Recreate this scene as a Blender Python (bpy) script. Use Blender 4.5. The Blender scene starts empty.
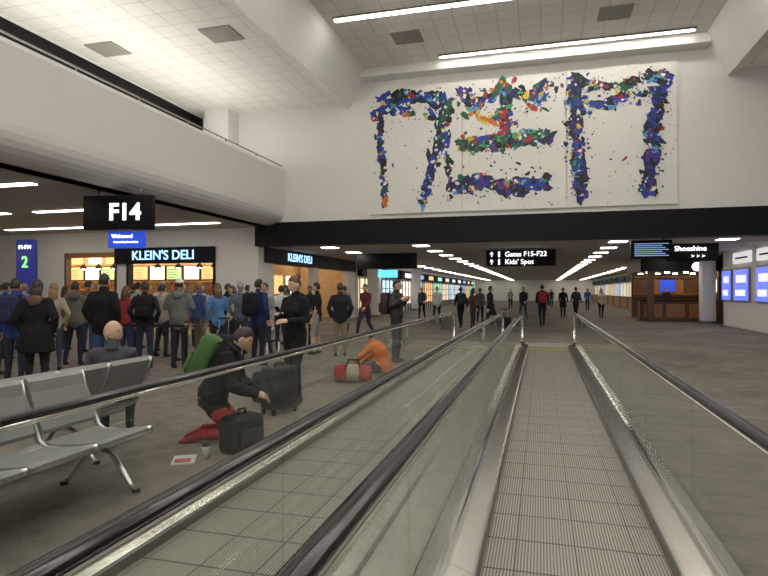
import bpy, math, random
import numpy as np
from mathutils import Vector, Matrix, noise
random.seed(7)
scene=bpy.context.scene
scene.view_settings.view_transform='Standard'
scene.view_settings.exposure=.28

# ------------------------------------------------------------ materials
_m={}
def mat(name,col=(.5,.5,.5),rough=.5,metal=0.0,emit=0.0,ecol=None,var=0.06,vscale=6.0,bump=0.0,bscale=60,spec=.5):
    if name in _m: return _m[name]
    m=bpy.data.materials.new(name); m.use_nodes=True
    nt=m.node_tree; b=nt.nodes['Principled BSDF']
    b.inputs['Roughness'].default_value=rough; b.inputs['Metallic'].default_value=metal
    b.inputs['Specular IOR Level'].default_value=spec
    tc=nt.nodes.new('ShaderNodeTexCoord'); n=nt.nodes.new('ShaderNodeTexNoise'); n.inputs['Scale'].default_value=vscale
    nt.links.new(tc.outputs['Object'],n.inputs['Vector'])
    mx=nt.nodes.new('ShaderNodeMix'); mx.data_type='RGBA'
    mx.inputs[6].default_value=(*[c*(1-var) for c in col],1); mx.inputs[7].default_value=(*[min(1,c*(1+var)) for c in col],1)
    nt.links.new(n.outputs['Fac'],mx.inputs[0]); nt.links.new(mx.outputs[2],b.inputs['Base Color'])
    if emit>0:
        b.inputs['Emission Color'].default_value=(*(ecol or col),1); b.inputs['Emission Strength'].default_value=emit
    if bump>0:
        n2=nt.nodes.new('ShaderNodeTexNoise'); n2.inputs['Scale'].default_value=bscale
        nt.links.new(tc.outputs['Object'],n2.inputs['Vector'])
        bp=nt.nodes.new('ShaderNodeBump'); bp.inputs['Strength'].default_value=bump; bp.inputs['Distance'].default_value=.01
        nt.links.new(n2.outputs['Fac'],bp.inputs['Height']); nt.links.new(bp.outputs['Normal'],b.inputs['Normal'])
    _m[name]=m; return m

def tile_mat(name,col,line,size):
    m=bpy.data.materials.new(name); m.use_nodes=True; nt=m.node_tree; b=nt.nodes['Principled BSDF']
    tc=nt.nodes.new('ShaderNodeTexCoord'); br=nt.nodes.new('ShaderNodeTexBrick')
    br.offset=0; br.squash=1
    br.inputs['Scale'].default_value=1; br.inputs['Brick Width'].default_value=size; br.inputs['Row Height'].default_value=size
    br.inputs['Mortar Size'].default_value=.012; br.inputs['Mortar Smooth'].default_value=.2
    br.inputs['Color1'].default_value=(*col,1); br.inputs['Color2'].default_value=(*[c*.96 for c in col],1); br.inputs['Mortar'].default_value=(*line,1)
    nt.links.new(tc.outputs['Object'],br.inputs['Vector']); nt.links.new(br.outputs['Color'],b.inputs['Base Color'])
    b.inputs['Roughness'].default_value=.85
    _m[name]=m; return m

def carpet_mat(name,c1,c2):
    m=bpy.data.materials.new(name); m.use_nodes=True; nt=m.node_tree; b=nt.nodes['Principled BSDF']
    b.inputs['Roughness'].default_value=.8; b.inputs['Specular IOR Level'].default_value=.35
    tc=nt.nodes.new('ShaderNodeTexCoord')
    v=nt.nodes.new('ShaderNodeTexVoronoi'); v.inputs['Scale'].default_value=5.0; v.distance='CHEBYCHEV'
    n=nt.nodes.new('ShaderNodeTexNoise'); n.inputs['Scale'].default_value=90; n.inputs['Detail'].default_value=4
    n3=nt.nodes.new('ShaderNodeTexNoise'); n3.inputs['Scale'].default_value=.5
    for q in (v,n,n3): nt.links.new(tc.outputs['Object'],q.inputs['Vector'])
    a=nt.nodes.new('ShaderNodeMath'); a.operation='ADD'
    a2=nt.nodes.new('ShaderNodeMath'); a2.operation='MULTIPLY_ADD'; a2.inputs[1].default_value=.5; 
    nt.links.new(v.outputs['Distance'],a2.inputs[0]); nt.links.new(n.outputs['Fac'],a2.inputs[2])
    nt.links.new(a2.outputs[0],a.inputs[0]); nt.links.new(n3.outputs['Fac'],a.inputs[1])
    r=nt.nodes.new('ShaderNodeValToRGB')
    mp=nt.nodes.new('ShaderNodeMapRange'); mp.inputs[1].default_value=.75; mp.inputs[2].default_value=1.5
    nt.links.new(a.outputs[0],mp.inputs[0]); nt.links.new(mp.outputs[0],r.inputs[0])
    r.color_ramp.elements[0].position=0; r.color_ramp.elements[1].position=1
    r.color_ramp.elements[0].color=(*c1,1); r.color_ramp.elements[1].color=(*c2,1)
    nt.links.new(r.outputs[0],b.inputs['Base Color'])
    bp=nt.nodes.new('ShaderNodeBump'); bp.inputs['Strength'].default_value=.3; bp.inputs['Distance'].default_value=.005
    nt.links.new(n.outputs['Fac'],bp.inputs['Height']); nt.links.new(bp.outputs['Normal'],b.inputs['Normal'])
    _m[name]=m; return m

def belt_mat():
    m=bpy.data.materials.new('walkway_pallet'); m.use_nodes=True; nt=m.node_tree; b=nt.nodes['Principled BSDF']
    b.inputs['Metallic'].default_value=.3; b.inputs['Roughness'].default_value=.42
    tc=nt.nodes.new('ShaderNodeTexCoord'); sx=nt.nodes.new('ShaderNodeSeparateXYZ'); nt.links.new(tc.outputs['Object'],sx.inputs[0])
    def M(op,a,bv=None,c=None):
        q=nt.nodes.new('ShaderNodeMath'); q.operation=op
        for i,s in enumerate((a,bv,c)):
            if s is None: continue
            if isinstance(s,(int,float)): q.inputs[i].default_value=s
            else: nt.links.new(s,q.inputs[i])
        return q.outputs[0]
    gx=M('FRACT',M('MULTIPLY',sx.outputs['X'],1/.018))
    groove=M('GREATER_THAN',gx,.55)
    fy=M('FRACT',M('MULTIPLY',sx.outputs['Y'],1/.405))
    seam=M('LESS_THAN',fy,.04)
    fx=M('FRACT',M('MULTIPLY_ADD',sx.outputs['X'],1/.34,.44))
    seam2=M('LESS_THAN',fx,.025)
    mx=nt.nodes.new('ShaderNodeMix'); mx.data_type='RGBA'; mx.inputs[6].default_value=(.42,.395,.345,1); mx.inputs[7].default_value=(.14,.13,.11,1)
    nt.links.new(groove,mx.inputs[0])
    mx2=nt.nodes.new('ShaderNodeMix'); mx2.data_type='RGBA'; mx2.inputs[7].default_value=(.045,.042,.037,1)
    nt.links.new(mx.outputs[2],mx2.inputs[6]); nt.links.new(M('MULTIPLY',M('MAXIMUM',seam,seam2),.85),mx2.inputs[0])
    nt.links.new(mx2.outputs[2],b.inputs['Base Color'])
    bp=nt.nodes.new('ShaderNodeBump'); bp.inputs['Strength'].default_value=.35; bp.inputs['Distance'].default_value=.004; bp.invert=True
    nt.links.new(groove,bp.inputs['Height']); nt.links.new(bp.outputs['Normal'],b.inputs['Normal'])
    _m['belt']=m; return m

def glass_mat(name,tint=(.945,.965,.95),k=.5):
    m=bpy.data.materials.new(name); m.use_nodes=True; nt=m.node_tree; nt.nodes.remove(nt.nodes['Principled BSDF'])
    o=nt.nodes['Material Output']; t=nt.nodes.new('ShaderNodeBsdfTransparent'); t.inputs[0].default_value=(*tint,1)
    g=nt.nodes.new('ShaderNodeBsdfGlossy'); g.inputs['Roughness'].default_value=.02; g.inputs[0].default_value=(.95,.97,.95,1)
    f=nt.nodes.new('ShaderNodeLayerWeight'); f.inputs[0].default_value=.5
    p=nt.nodes.new('ShaderNodeMath'); p.operation='POWER'; p.inputs[1].default_value=4.5; nt.links.new(f.outputs['Facing'],p.inputs[0])
    q=nt.nodes.new('ShaderNodeMath'); q.operation='MULTIPLY_ADD'; q.inputs[1].default_value=k; q.inputs[2].default_value=.03; nt.links.new(p.outputs[0],q.inputs[0])
    mx=nt.nodes.new('ShaderNodeMixShader'); nt.links.new(q.outputs[0],mx.inputs[0]); nt.links.new(t.outputs[0],mx.inputs[1]); nt.links.new(g.outputs[0],mx.inputs[2])
    nt.links.new(mx.outputs[0],o.inputs[0]); _m[name]=m; return m

WHITE=mat('wall_paint_white',(.82,.805,.78),.8,var=.02,vscale=1)
WHITE2=mat('bulkhead_paint',(.76,.75,.73),.7,var=.02,vscale=1)
BEAM=mat('beam_paint',(.84,.83,.80),.7,var=.02,vscale=1)
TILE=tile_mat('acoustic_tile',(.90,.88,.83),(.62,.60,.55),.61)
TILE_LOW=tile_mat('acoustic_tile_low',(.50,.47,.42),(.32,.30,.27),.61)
CARPET=carpet_mat('carpet',(.080,.069,.059),(.25,.218,.187))
BLACK=mat('black_panel',(.008,.008,.009),.55,var=.1,spec=.2)
BLACKM=mat('black_matte',(.015,.015,.017),.7,spec=.3)
STEEL=mat('brushed_steel',(.70,.68,.63),.22,1.0,var=.06,vscale=3)
STEELD=mat('dark_steel',(.26,.25,.24),.35,1.0,var=.08)
CHROME=mat('chrome',(.84,.82,.79),.12,1.0,var=.03)
RUBBER=mat('handrail_rubber',(.010,.009,.009),.16,var=.1,spec=.4)
GLASS=glass_mat('balustrade_glass')
GLASSC=glass_mat('clear_glass',(.98,.99,.99),.4)
YEL=mat('yellow_paint',(.75,.62,.10),.5)
BELT=belt_mat()
LAMP=mat('lamp_diffuser',(1,1,1),.5,emit=25,ecol=(1,.95,.865))
LAMPC=mat('corridor_lamp',(1,1,1),.5,emit=11,ecol=(1,.93,.81))
LAMPL=mat('low_ceiling_lamp',(1,1,1),.5,emit=7,ecol=(1,.93,.81))
LAMPW=mat('warm_lamp',(1,.8,.5),.5,emit=25,ecol=(1,.76,.48))
COVE_FILL=mat('cove_fill_glow',(1,1,1),.5,emit=7.0,ecol=(1,.96,.89))  # glow for the added uplight that brightens the left ceiling
WTXT=mat('sign_text_lit',(1,1,1),.5,emit=1.6,ecol=(1,1,1))
BTXT=mat('neon_blue_text',(.4,.65,1),.5,emit=1.3,ecol=(.38,.66,1))
BLUE=mat('blue_screen',(.02,.06,.5),.4,emit=.55,ecol=(.03,.09,.75))
CYAN=mat('cyan_screen',(.1,.6,.9),.4,emit=1.0,ecol=(.15,.65,.95))
WOOD=mat('warm_wood',(.36,.17,.07),.45,var=.25,vscale=9)
WOODD=mat('dark_wood',(.12,.06,.035),.5,var=.25,vscale=9)
BRICK=mat('deli_backwall',(.55,.38,.22),.7,var=.25,vscale=4)
GREY=mat('seat_vinyl',(.25,.25,.248),.42,var=.05,bump=.1,bscale=200)
ALU=mat('cast_aluminium',(.62,.62,.61),.28,1.0,var=.04)
VENT=mat('vent_grey',(.30,.28,.25),.6)

# ------------------------------------------------------------ mesh builder
class MB:
    def __init__(s): s.v=[];s.f=[];s.mi=[];s.mats=[];s.sm=[]
    def mid(s,m):
        if m not in s.mats: s.mats.append(m)
        return s.mats.index(m)
    def add(s,vs,fs,m,smooth=False):
        o=len(s.v); s.v+= [tuple(v) for v in vs]; i=s.mid(m)
        for f in fs: s.f.append(tuple(o+k for k in f)); s.mi.append(i); s.sm.append(smooth)
    def box(s,x0,x1,y0,y1,z0,z1,m,M=None):
        vs=[(x0,y0,z0),(x1,y0,z0),(x1,y1,z0),(x0,y1,z0),(x0,y0,z1),(x1,y0,z1),(x1,y1,z1),(x0,y1,z1)]
        if M is not None: vs=[M@Vector(v) for v in vs]
        s.add(vs,[(0,3,2,1),(4,5,6,7),(0,1,5,4),(1,2,6,5),(2,3,7,6),(3,0,4,7)],m)
    def rbox(s,x0,x1,y0,y1,z0,z1,m,r=.02,M=None):
        def ring(x0,x1,y0,y1,z,r):
            o=[]
            for cx,cy,a0 in ((x1-r,y1-r,0),(x0+r,y1-r,90),(x0+r,y0+r,180),(x1-r,y0+r,270)):
                for k in range(4):
                    a=math.radians(a0+30*k); o.append((cx+r*math.cos(a),cy+r*math.sin(a),z))
            return o
        vs=[];n=16
        lv=[(z0,r),(z0+r*.3,r*.3),(z0+r,0),(z1-r,0),(z1-r*.3,r*.3),(z1,r)]
        for z,i in lv: vs+=ring(x0+i,x1-i,y0+i,y1-i,z,max(r*1.0-i*.5,.001))
        fs=[tuple(reversed(range(n)))]
        for L in range(len(lv)-1):
            for k in range(n): fs.append((L*n+k,L*n+(k+1)%n,(L+1)*n+(k+1)%n,(L+1)*n+k))
        fs.append(tuple((len(lv)-1)*n+k for k in range(n)))
        if M is not None: vs=[M@Vector(v) for v in vs]
        s.add(vs,fs,m,True)
    def extrude(s,prof,a0,a1,m,axis='y',smooth=False):
        n=len(prof)
        if axis=='y': vs=[(p[0],a0,p[1]) for p in prof]+[(p[0],a1,p[1]) for p in prof]
        elif axis=='x': vs=[(a0,p[0],p[1]) for p in prof]+[(a1,p[0],p[1]) for p in prof]
        else: vs=[(p[0],p[1],a0) for p in prof]+[(p[0],p[1],a1) for p in prof]
        fs=[(k,(k+1)%n,n+(k+1)%n,n+k) for k in range(n)]+[tuple(reversed(range(n))),tuple(n+k for k in range(n))]
        s.add(vs,fs,m,smooth)
    def tube(s,pts,rad,m,n=8,lat=None,smooth=True):
        vs,fs=tube(pts,rad,n,lat); s.add(vs,fs,m,smooth)
    def sphere(s,c,r,m,n=12,h=8,M=None):
        rx,ry,rz=(r,r,r) if isinstance(r,(int,float)) else r
        vs=[];fs=[]
        for i in range(h+1):
            t=math.pi*i/h
            for k in range(n):
                a=2*math.pi*k/n; p=Vector((rx*math.sin(t)*math.cos(a),ry*math.sin(t)*math.sin(a),rz*math.cos(t)))
                if M is not None: p=M@p
                vs.append(Vector(c)+p)
        for i in range(h):
            for k in range(n): fs.append((i*n+k,(i+1)*n+k,(i+1)*n+(k+1)%n,i*n+(k+1)%n))
        s.add(vs,fs,m,True)
    def obj(s,name,loc=(0,0,0),rz=0,parent=None):
        me=bpy.data.meshes.new(name); me.from_pydata(s.v,[],s.f)
        for m in s.mats: me.materials.append(m)
        me.polygons.foreach_set('material_index',s.mi); me.polygons.foreach_set('use_smooth',s.sm)
        me.update(); o=bpy.data.objects.new(name,me); scene.collection.objects.link(o)
        o.location=loc; o.rotation_euler=(0,0,rz)
        if parent: o.parent=parent
        return o
def empty(name,loc=(0,0,0)):
    e=bpy.data.objects.new(name,None); e.location=loc; scene.collection.objects.link(e); return e
def tube(pts,rad,n=8,lat=None):
    P=[Vector(p) for p in pts]; vs=[];fs=[]
    u=None
    for i,p in enumerate(P):
        t=(P[min(i+1,len(P)-1)]-P[max(i-1,0)]).normalized()
        if lat is not None: u=Vector(lat)
        elif u is None: u=Vector((1,0,0)) if abs(t.x)<.8 else Vector((0,1,0))
        u=(u-t*u.dot(t)).normalized(); w=t.cross(u)
        r=rad[i] if isinstance(rad,list) else rad
        a,b=r if isinstance(r,tuple) else (r,r)
        for k in range(n):
            q=2*math.pi*k/n; vs.append(p+u*(a*math.cos(q))+w*(b*math.sin(q)))
    for i in range(len(P)-1):
        for k in range(n): fs.append((i*n+k,i*n+(k+1)%n,(i+1)*n+(k+1)%n,(i+1)*n+k))
    fs.append(tuple(reversed(range(n)))); o=(len(P)-1)*n; fs.append(tuple(o+k for k in range(n)))
    return vs,fs
def text(name,s,size,loc,rot,m,parent=None,align='CENTER',ext=.01,bold=.012):
    c=bpy.data.curves.new(name,'FONT'); c.body=s; c.size=size; c.align_x=align; c.align_y='CENTER'; c.extrude=ext; c.offset=size*bold
    t=bpy.data.objects.new('tmp',c); scene.collection.objects.link(t)
    dg=bpy.context.evaluated_depsgraph_get(); dg.update()
    me=bpy.data.meshes.new_from_object(t.evaluated_get(dg)); bpy.data.objects.remove(t)
    me.materials.clear(); me.materials.append(m)
    o=bpy.data.objects.new(name,me); scene.collection.objects.link(o); o.location=loc; o.rotation_euler=rot
    if parent: o.parent=parent
    return o

# ------------------------------------------------------------ people
def skinm(c): return mat('skin_%02d%02d%02d'%tuple(int(x*99) for x in c),c,.55,var=.05,vscale=20)
def cloth(c,r=.85): return mat('cloth_%02d%02d%02d'%tuple(int(x*99) for x in c),c,r,var=.15,vscale=8,bump=.25,bscale=40,spec=.3)
def hairm(c): return mat('hair_%02d%02d%02d'%tuple(int(x*99) for x in c),c,.5,var=.3,vscale=50)
SK=[(.62,.40,.29),(.50,.30,.20),(.30,.17,.11),(.70,.48,.37)]
BLK=(.012,.012,.014)
EYEW=mat('eye_white',(.8,.8,.78),.3); EYED=mat('eye_dark',(.02,.015,.01),.2); LIP=mat('lips',(.45,.18,.15),.5)

def base_pose():
    return dict(pel=(0,0,.93),chest=(0,0,1.25),neck=(0,-.01,1.43),head=(0,.02,1.60),
      shR=(.165,-.01,1.385),elR=(.225,-.04,1.11),wrR=(.23,.05,.87),
      shL=(-.165,-.01,1.385),elL=(-.225,-.04,1.11),wrL=(-.23,.05,.87),
      hipR=(.085,0,.91),knR=(.10,.02,.50),anR=(.105,-.02,.09),
      hipL=(-.085,0,.91),knL=(-.10,.02,.50),anL=(-.105,-.02,.09),
      ftR=(.02,1,0),ftL=(-.02,1,0))
POSES={
 'stand':{}, 
 'shift':dict(pel=(.02,0,.93),knL=(-.15,.08,.5),anL=(-.2,.02,.09),elR=(.24,.0,1.12),wrR=(.17,.18,.98)),
 'pockets':dict(elR=(.27,-.07,1.13),wrR=(.20,.06,.92),elL=(-.27,-.07,1.13),wrL=(-.20,.06,.92)),
 'phone':dict(elR=(.22,.03,1.12),wrR=(.08,.26,1.20),elL=(-.22,.02,1.12),wrL=(-.07,.25,1.12),knL=(-.12,.05,.5)),
 'phone1':dict(elR=(.22,.03,1.11),wrR=(.12,.27,1.22)),
 'walk':dict(hipR=(.085,.02,.91),knR=(.09,.22,.53),anR=(.09,.33,.10),hipL=(-.085,-.02,.91),knL=(-.09,-.06,.49),anL=(-.09,-.36,.14),
    ftL=(0,1,-.5),elL=(-.22,.08,1.13),wrL=(-.2,.28,.98),elR=(.22,-.14,1.13),wrR=(.24,-.2,.88)),
 'straps':dict(elR=(.27,.0,1.15),wrR=(.15,.17,1.30),elL=(-.27,.0,1.15),wrL=(-.15,.17,1.30)),
 'kneel':dict(pel=(0,-.06,.40),chest=(0,.08,.70),neck=(0,.17,.87),head=(0,.26,1.00),
    shR=(.17,.13,.83),elR=(.25,.20,.56),wrR=(.13,.42,.47),shL=(-.17,.13,.83),elL=(-.25,.20,.56),wrL=(-.13,.42,.44),
    hipR=(.09,-.05,.37),knR=(.15,.26,.075),anR=(.13,-.17,.085),hipL=(-.09,-.05,.37),knL=(-.13,.26,.075),anL=(-.11,-.17,.085),
    ftR=(0,-1,-.15),ftL=(0,-1,-.15)),
 'sitfloor':dict(pel=(0,0,.13),chest=(0,.12,.42),neck=(0,.24,.56),head=(0,.34,.67),
    shR=(.16,.2,.52),elR=(.24,.4,.33),wrR=(.12,.56,.2),shL=(-.16,.2,.52),elL=(-.24,.4,.33),wrL=(-.12,.56,.2),
    hipR=(.09,.02,.12),knR=(.32,.34,.16),anR=(-.02,.48,.08),hipL=(-.09,.02,.12),knL=(-.32,.34,.16),anL=(.04,.36,.08),ftR=(-1,.2,0),ftL=(1,.2,0)),
 'sitchair':dict(pel=(0,.06,.48),chest=(0,-.03,.79),neck=(0,-.04,.96),head=(0,.02,1.11),
    shR=(.165,-.04,.91),elR=(.23,.05,.66),wrR=(.12,.27,.60),shL=(-.165,-.04,.91),elL=(-.23,.05,.66),wrL=(-.12,.27,.60),
    hipR=(.09,.08,.47),knR=(.13,.48,.50),anR=(.12,.50,.10),hipL=(-.09,.08,.47),knL=(-.13,.48,.50),anL=(-.12,.50,.10)),
}
def hand(mb,w,d,lat,m,s=1.0,side=1,curl=.5,grip=None):
    w=Vector(w); d=Vector(d).normalized(); lat=Vector(lat); lat=(lat-d*lat.dot(d)).normalized(); nrm=d.cross(lat)*side
    mb.tube([w-d*.02,w+d*.02,w+d*.06,w+d*.095],[(.024*s,.019*s),(.032*s,.018*s),(.042*s,.016*s),(.038*s,.013*s)],m,10,lat)
    for i,(o,L) in enumerate(((-.031,.062),(-.0105,.076),(.0105,.082),(.031,.072))):
        p=w+d*.088+lat*o; pts=[p-d*.02,p]; a=0
        for k in range(3):
            a+=curl*(.55+.1*i); seg=L*(.42,.33,.25)[k]
            p=p+(d*math.cos(a)+nrm*math.sin(a))*seg; pts.append(p)
        mb.tube(pts,[.009*s,.0095*s,.009*s,.0082*s,.0065*s],m,6,lat)
    p=w+d*.025+lat*.03; dd=(d*.75+lat*.6+nrm*.35).normalized()
    mb.tube([p-dd*.015,p+dd*.02,p+dd*.05+nrm*.006,p+dd*.068+nrm*.012+d*.01],[.012*s,.012*s,.0105*s,.008*s],m,6)

def head(mb,c,R,skin,hair,style,s=1.0,res=1,beard=None,cap=None):
    n,h=(28,20) if res else (16,12)
    def base(t,a):
        x=math.sin(t)*math.cos(a); y=math.sin(t)*math.sin(a); z=math.cos(t)
        px,py,pz=.074*x,.094*y,.118*z
        if z<0: px*=1-.30*z*z-.1*abs(z); 
        if z<-.2 and y<0: py*=1-.45*(abs(z)-.2)
        if z<-.3 and y>0: py*=1+.12*(abs(z)-.3)
        return px,py,pz
    V=[];F=[]
    for i in range(h+1):
        t=math.pi*i/h
        for k in range(n):
            a=2*math.pi*(k+.5)/n; px,py,pz=base(t,a)
            if py>0:
                py+=.024*math.exp(-((px/.013)**2+((pz+.018)/.024)**2))
                py+=.006*math.exp(-((pz-.028)/.012)**2)*math.exp(-(px/.05)**2)
                py-=.010*math.exp(-(((abs(px)-.032)/.016)**2+((pz-.006)/.012)**2))
                py+=.005*math.exp(-((px/.025)**2+((pz+.058)/.012)**2))
                py+=.007*math.exp(-((px/.02)**2+((pz+.097)/.015)**2))
            V.append((px,py,pz))
    for i in range(h):
        for k in range(n): F.append((i*n+k,(i+1)*n+k,(i+1)*n+(k+1)%n,i*n+(k+1)%n))
    T=lambda vs:[Vector(c)+R@(Vector(v)*s) for v in vs]
    mb.add(T(V),F,skin,True)
    def shell(mask,up,dn,m):
        W=[]
        for i in range(h+1):
            t=math.pi*i/h
            for k in range(n):
                a=2*math.pi*(k+.5)/n; p=base(t,a); q=up if mask(*p) else dn
                W.append((p[0]*q,p[1]*q-.002,p[2]*q))
        mb.add(T(W),F,m,True)
    if style!='bald':
        up={'buzz':1.03,'short':1.10,'long':1.13,'bun':1.08,'pony':1.08}[style]
        low=-.085 if style=='long' else -.045
        def mk(x,y,z):
            if y>.045: return z>.062
            if y>-.005: return z>(.03 if style!='long' else -.06) 
            return z>low
        shell(mk,up,.9,hair)
        if style=='long':
            mb.tube(T([(0,-.055,.02),(0,-.075,-.08),(0,-.085,-.17),(0,-.08,-.26)]),[(.075*s,.05*s),(.085*s,.045*s),(.085*s,.035*s),(.06*s,.02*s)],hair,12,R@Vector((1,0,0)))
        if style=='pony':
            mb.tube(T([(0,-.08,.05),(0,-.125,.05),(0,-.15,-.02),(0,-.14,-.12),(0,-.12,-.2)]),[.02*s,.028*s,.03*s,.024*s,.006*s],hair,10)
        if style=='bun':
            mb.sphere(T([(0,-.08,.09)])[0],.042*s,hair)
    if beard: shell(lambda x,y,z: z<-.038 and y>-.02 and not(abs(x)<.02 and -.066<z<-.05),1.05,.88,beard)
    if cap is not None:
        shell(lambda x,y,z: z>.035,1.14,.85,cap)
        mb.tube(T([(0,.06,.052),(0,.11,.045),(0,.155,.035)]),[(.07*s,.008*s),(.068*s,.007*s),(.04*s,.005*s)],cap,12,R@Vector((1,0,0)))
    if res:
        for sx in (-1,1):
            mb.sphere(T([(sx*.031,.073,.006)])[0],(.0125*s,)*3,EYEW,8,6)
            mb.sphere(T([(sx*.031,.082,.006)])[0],(.0058*s,)*3,EYED,8,6)
            mb.tube(T([(sx*.016,.089,.026),(sx*.032,.087,.031),(sx*.048,.078,.026)]),.004*s,hair,5)
        mb.tube(T([(-.024,.080,-.057),(-.01,.0915,-.055),(0,.092,-.057),(.01,.0915,-.055),(.024,.080,-.057)]),[.003*s,.0055*s,.0055*s,.0055*s,.003*s],LIP,6)
    for sx in (-1,1):
        mb.sphere(T([(sx*.076,-.006,-.008)])[0],(.010*s,.020*s,.032*s),skin,8,6,R)

def person(name,x,y,yaw,pose='stand',H=1.72,top=BLK,pants=(.03,.035,.05),hair=(.03,.02,.015),style='short',skin=0,
           fem=False,coat=False,pack=None,hy=0,hp=0,hr=0,vox=.022,shoes=(.03,.03,.03),bulk=1.0,sleeve=True,beard=False,cap=None,
           over=None,res=1,phone=False,shorts=False,hood=None,packz=0):
    J=base_pose(); J.update(POSES[pose]); 
    if over: J.update(over)
    J={k:Vector(v) for k,v in J.items()}
    s=H/1.72; S=skinm(SK[skin]); TOP=cloth(top); PAN=cloth(pants); SHO=cloth(shoes,.5); HR=hairm(hair)
    if fem:
        for k in ('shR','shL'): J[k].x*=.9
    L=(J['shR']-J['shL']).normalized()
    V=[];F=[]
    def T(pts,rad,n=12,lat=None):
        vs,fs=tube(pts,rad,n,lat); o=len(V); V.extend(vs); F.extend([tuple(o+i for i in f) for f in fs])
    pel,che,nec,hd=J['pel'],J['chest'],J['neck'],J['head']
    sp=(che-pel).normalized(); b=bulk; wf=.9 if fem else 1.0
    T([pel-sp*.10,pel-sp*.03,pel.lerp(che,.15),pel.lerp(che,.5),che,che.lerp(nec,.45),nec-(nec-che)*.18,nec,nec.lerp(hd,.55)],
      [(.09,.08),(.155,.115),(.162*(1.03 if fem else 1)*b,.118*b),((.125 if fem else .145)*b,.102*b),(.165*wf*b,.12*b),(.165*wf*b,.105*b),(.115,.08),(.062,.06),(.052,.056)],16,L)
    if fem:
        fwd=sp.cross(L).normalized()
        if fwd.dot(Vector((0,1,0)))<0: fwd=-fwd
        for q in (-1,1):
            c=che+L*q*.07+fwd*.085
            T([c-sp*.06,c-sp*.02,c+sp*.03,c+sp*.06],[(.03,.03),(.06,.05),(.05,.04),(.02,.02)],10,L)
    for q in 'RL':
        sh,el,wr=J['sh'+q],J['el'+q],J['wr'+q]
        T([nec.lerp(sh,.2)-Vector((0,0,.03)),nec.lerp(sh,.7),sh,sh.lerp(el,.25),sh.lerp(el,.6),el,el.lerp(wr,.35),wr-(wr-el)*.03,wr],
          [.05,.055,.066*b,.062*b,.054*b,.049*b,.047*b,.038*b if sleeve else .03,.027])
        hip,kn,an=J['hip'+q],J['kn'+q],J['an'+q]; ft=J['ft'+q].normalized()
        T([hip+Vector((0,0,.03)),hip.lerp(kn,.25),hip.lerp(kn,.6),kn,kn.lerp(an,.3),kn.lerp(an,.75),an],
          [.09,.092 if not fem else .095,.076,.062,.061 if not fem else .056,.05 if not fem else .042,.046 if not fem else .036])
        side=ft.cross(Vector((0,0,1)))
        T([an-ft*.055-Vector((0,0,.035)),an-ft*.02-Vector((0,0,.03)),an+ft*.06-Vector((0,0,.045)),an+ft*.13-Vector((0,0,.055)),an+ft*.175-Vector((0,0,.06))],
          [(.03,.03),(.04,.05),(.044,.042),(.046,.032),(.025,.02)],12,side)
    if coat:
        k=(J['knR']+J['knL'])/2
        T([pel.lerp(che,.4),pel,pel.lerp(k,.35),pel.lerp(k,.7)],[(.15*b,.11*b),(.18*b,.14*b),(.19*b,.15*b),(.20*b,.155*b)],16,L)
    me=bpy.data.meshes.new('t'); me.from_pydata([tuple(v) for v in V],[],F); ob=bpy.data.objects.new('t',me); scene.collection.objects.link(ob)
    md=ob.modifiers.new('r','REMESH'); md.mode='VOXEL'; md.voxel_size=vox
    sm=ob.modifiers.new('s','SMOOTH'); sm.iterations=3; sm.factor=.5
    dg=bpy.context.evaluated_depsgraph_get(); dg.update()
    m2=bpy.data.meshes.new_from_object(ob.evaluated_get(dg)); bpy.data.objects.remove(ob)
    nv=len(m2.vertices); co=np.empty(nv*3); m2.vertices.foreach_get('co',co); co=co.reshape(-1,3)
    nf=len(m2.polygons); fc=np.empty(nf*3); m2.polygons.foreach_get('center',fc); fc=fc.reshape(-1,3)
    faces=[tuple(p.vertices) for p in m2.polygons]; bpy.data.meshes.remove(m2)
    bones=[]
    def B(a,c,r,i): bones.append((np.array(a),np.array(c),r,i))
    hem=pel
    B(hem,che,.165*b,0); B(che,nec-(nec-che)*.1,.15,0); 
    if coat: B(pel.lerp((J['knR']+J['knL'])/2,.66),pel,.23,0)
    B(nec+(hd-nec)*.1,hd,.05,1)
    for q in 'RL':
        sh,el,wr=J['sh'+q],J['el'+q],J['wr'+q]
        B(sh,el,.06,0)
        if sleeve: B(el,wr,.05,0)
        else: B(el.lerp(sh,.15),wr,.06,1)
        hip,kn,an=J['hip'+q],J['kn'+q],J['an'+q]; ft=J['ft'+q].normalized()
        B(hip,kn,.09,2); B(kn,an+(kn-an)*.08,.055,1 if shorts else 2); B(an-Vector((0,0,.04)),an+ft*.15-Vector((0,0,.055)),.05,3)
    D=[]
    for a,c,r,i in bones:
        ab=c-a; t=np.clip(((fc-a)@ab)/max(ab@ab,1e-9),0,1); D.append(np.linalg.norm(fc-(a+t[:,None]*ab),axis=1)-r)
    idx=np.argmin(np.array(D),axis=0); kinds=[bones[i][3] for i in idx]
    if res:
        for i in range(nv):
            p=Vector(co[i]); nn=noise.noise(p*9+Vector((x,y,0)))*.010+noise.noise(Vector((p.x*14,p.y*14,p.z*26)))*.005
            if p.z>.12 and (p-hd).length>.2: co[i]+=np.array((p-Vector((0,0,p.z))).normalized())*nn
    co[:,2]=np.maximum(co[:,2],.006)
    mb=MB(); ms=[TOP,S,PAN,SHO]
    for m in ms: mb.mid(m)
    mb.v=[tuple(c) for c in co]; mb.f=faces; mb.mi=[mb.mid(ms[k]) for k in kinds]; mb.sm=[True]*nf
    R=Matrix.Rotation(math.radians(hy),3,'Z')@Matrix.Rotation(math.radians(-hp),3,'X')@Matrix.Rotation(math.radians(hr),3,'Y')
    head(mb,hd,R,S,HR,style,1.0,res,hairm(hair) if beard else None,cloth(cap) if cap else None)
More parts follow.
